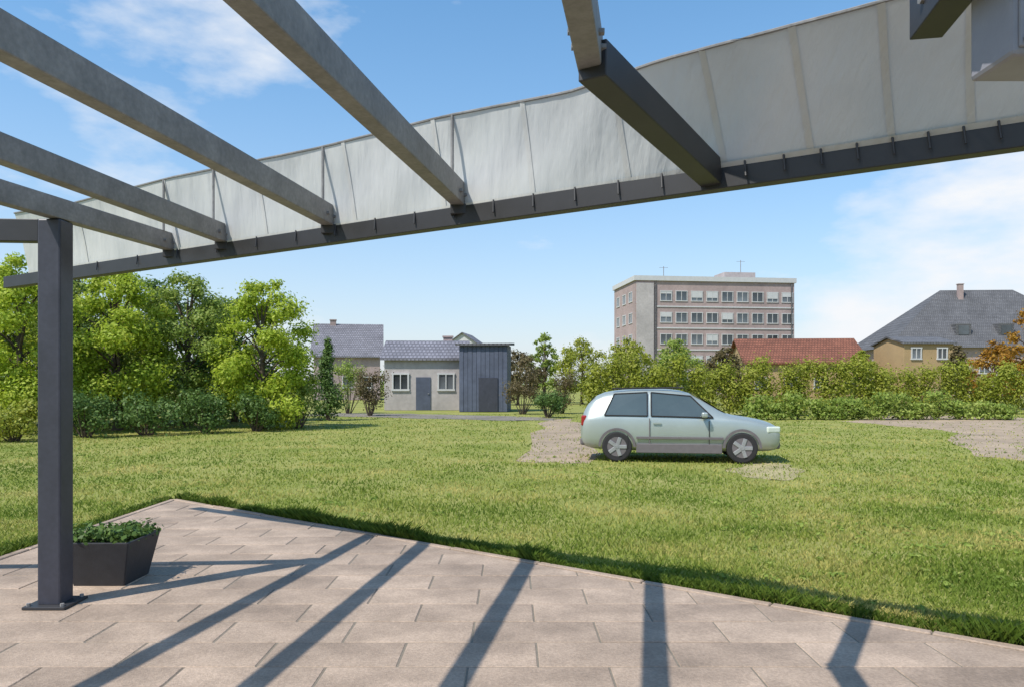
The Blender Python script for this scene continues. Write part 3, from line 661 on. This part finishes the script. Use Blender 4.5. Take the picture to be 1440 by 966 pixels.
hedge('clipped_hedge', 985, 1250, 38, 2.65, M['leafolive'], 'long olive green hedge below the red roof', n=21000, wob=.16)
hedge('clipped_hedge', 1245, 1540, 40, 2.5, M['leafolive'], 'olive hedge at right in front of the tan cottage', n=23000, wob=.16)
hedge('low_hedge', 1050, 1420, 34, 1.0, M['leafmid'], 'low grey-green planting at the foot of the olive hedges', n=13000, wob=.35)
tree('far_tree', tl(728, 58), 4.3, 4.2, M['leafbrown'], 'brownish tree behind the blue shed', group='trees behind the hedge', n=5000, leaf=.2, low=.2)
tree('far_tree', tl(765, 64), 6.2, 2.6, M['leafmid'], 'slender tree rising left of the hedge', group='trees behind the hedge', n=3500, leaf=.2, low=.25)
tree('far_tree', tl(818, 60), 5.3, 4.5, M['leafolive'], 'round olive tree before the left side of the large block', group='trees behind the hedge', n=5000, leaf=.2, low=.15)
tree('far_tree', tl(885, 58), 5.3, 4.2, M['leafolive'], 'olive tree below the left windows of the large block', group='trees behind the hedge', n=5000, leaf=.2, low=.15)
tree('far_tree', tl(950, 60), 5.4, 4.4, M['leafmid'], 'green tree below the middle of the large block', group='trees behind the hedge', n=5000, leaf=.2, low=.15)
tree('far_tree', tl(1018, 57), 4.5, 4.0, M['leafbrown'], 'brownish tree left of the red tiled roof', group='trees behind the hedge', n=5000, leaf=.2, low=.15)
tree('far_tree', tl(1212, 56), 4.3, 2.6, M['leafolive'], 'small olive tree between red roof and tan cottage', group='trees behind the hedge', n=3500, leaf=.2, low=.15)
tree('far_tree', tl(1345, 54), 4.6, 2.2, M['leafbrown'], 'dark brownish tree right of the tan cottage', group='trees behind the hedge', n=3500, leaf=.18, low=.15)
tree('autumn_tree', tl(1400, 50), 4.5, 3.6, M['leaforange'], 'orange-brown tree behind the right hedge', n=5000, leaf=.17, low=.15)
tree('autumn_tree', tl(1456, 46), 6.6, 3.6, M['leaforange'], 'yellow-orange tree cut by the right edge', n=6000, leaf=.17, low=.15)
# tree belt far behind, one mass
cl = []
for i in range(150):
    x = -170 + i * 2.4 + random.uniform(-1, 1); y_ = 165 + random.uniform(-8, 8); h = random.uniform(2.5, 4.5)
    cl.append(((x, y_, h * .55), (2.2, 2.2, h * .55), 150))
tag(leaves('far_wood', cl, .6, M['leafmid']), 'far band of green woodland along the horizon', 'wood', kind='stuff')

# ================================================================== GRASS
def inside(px_, py_, P):
    r_ = np.zeros(len(px_), bool); n = len(P)
    for i in range(n):
        (x1, y1), (x2, y2) = P[i], P[(i + 1) % n]
        c_ = ((y1 > py_) != (y2 > py_)) & (px_ < (x2 - x1) * (py_ - y1) / ((y2 - y1) or 1e-9) + x1); r_ ^= c_
    return r_
def grass(name, n, ya, yb, hgt, m, label, fringe=False):
    if fringe:                                               # longer tufts that lean over the edging stones
        t = rng.random(n); X = -4.7 + t * 10.5; Y = edge_y(X) + np.abs(rng.normal(size=n)) * .10 * 1.2
        X = X + (rng.random(n) - .5) * .02; k2 = rng.random(n) < .22
        X[k2] = TL - .09 - np.abs(rng.normal(size=k2.sum())) * .09; Y[k2] = 3.5 + rng.random(k2.sum()) * 6.9
    else:
        u = rng.random(n); Y = 1 / (1 / ya + u * (1 / yb - 1 / ya)); X = (rng.random(n) * 2 - 1) * (.80 * Y + 1.2)
        keep = ((Y - edge_y(X) > .01) | (X < TL - .09))
        keep &= (np.sin(X * 1.3 + np.sin(Y * .9)) * np.sin(Y * 1.7 + X * .6) > -1.3 + rng.random(n) * .6)
        gx, gy = X + rng.normal(size=n) * .30, Y + rng.normal(size=n) * .45
        for p in patches: keep &= ~(inside(gx, gy, p) & (rng.random(n) > .16))
        X, Y = X[keep], Y[keep]
    n = len(X)
    a_ = rng.random(n) * 6.283; dist = np.sqrt(X * X + Y * Y)
    w_ = np.maximum(.0035, .00075 * dist) * (.7 + .6 * rng.random(n))
    clump = .75 + .5 * (np.sin(X * 2.1 + 1.3 * np.sin(Y * 1.4)) * np.sin(Y * 2.6 + X) * .5 + .5)
    h = hgt * (.5 + .9 * rng.random(n)) * clump
    if fringe: h *= .45 + .75 * (np.sin(X * 5.1 + 2 * np.sin(X * 1.7)) * np.sin(X * 2.3 + 1) * .5 + .5)
    lean = h * (.25 + .8 * rng.random(n)); b_ = rng.random(n) * 6.283
    dx, dy = np.cos(a_) * w_, np.sin(a_) * w_; lx, ly = np.cos(b_) * lean, np.sin(b_) * lean; z0 = np.full(n, -.012)
    V = np.stack([np.stack([X - dx, Y - dy, z0], 1), np.stack([X + dx, Y + dy, z0], 1), np.stack([X + dx * .7 + lx * .4, Y + dy * .7 + ly * .4, z0 + h * .62], 1), np.stack([X + lx, Y + ly, z0 + h], 1)], 1).reshape(-1, 3)
    return tag(mesh_np(name, V, np.arange(4 * n).reshape(n, 4), m), label, 'grass', kind='stuff')
grass('grass', 330000, 3.6, 40, .04, M['grass'], 'short sunlit lawn grass beyond the paved terrace')
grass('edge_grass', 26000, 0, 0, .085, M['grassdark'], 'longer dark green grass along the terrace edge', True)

# broad-leaved weeds and clover scattered through the lawn
cl = []
for i in range(900):
    Y = 1 / (1 / 5.0 + random.random() * (1 / 26 - 1 / 5.0)); X = random.uniform(-1, 1) * (.75 * Y + 1)
    if Y - edge_y(X) < .15 and X > TL - .2: continue
    if math.sin(X * .8 + 1.2) * math.sin(Y * .55) < random.uniform(-.6, .5): continue
    r = random.uniform(.04, .14); cl.append(((X, Y, .018), (r, r, .014), random.randint(8, 22)))
tag(leaves('weeds', cl, .045, M['leafmid'], up=1.4), 'low broad-leaved weeds and clover in the lawn', 'weeds', kind='stuff')
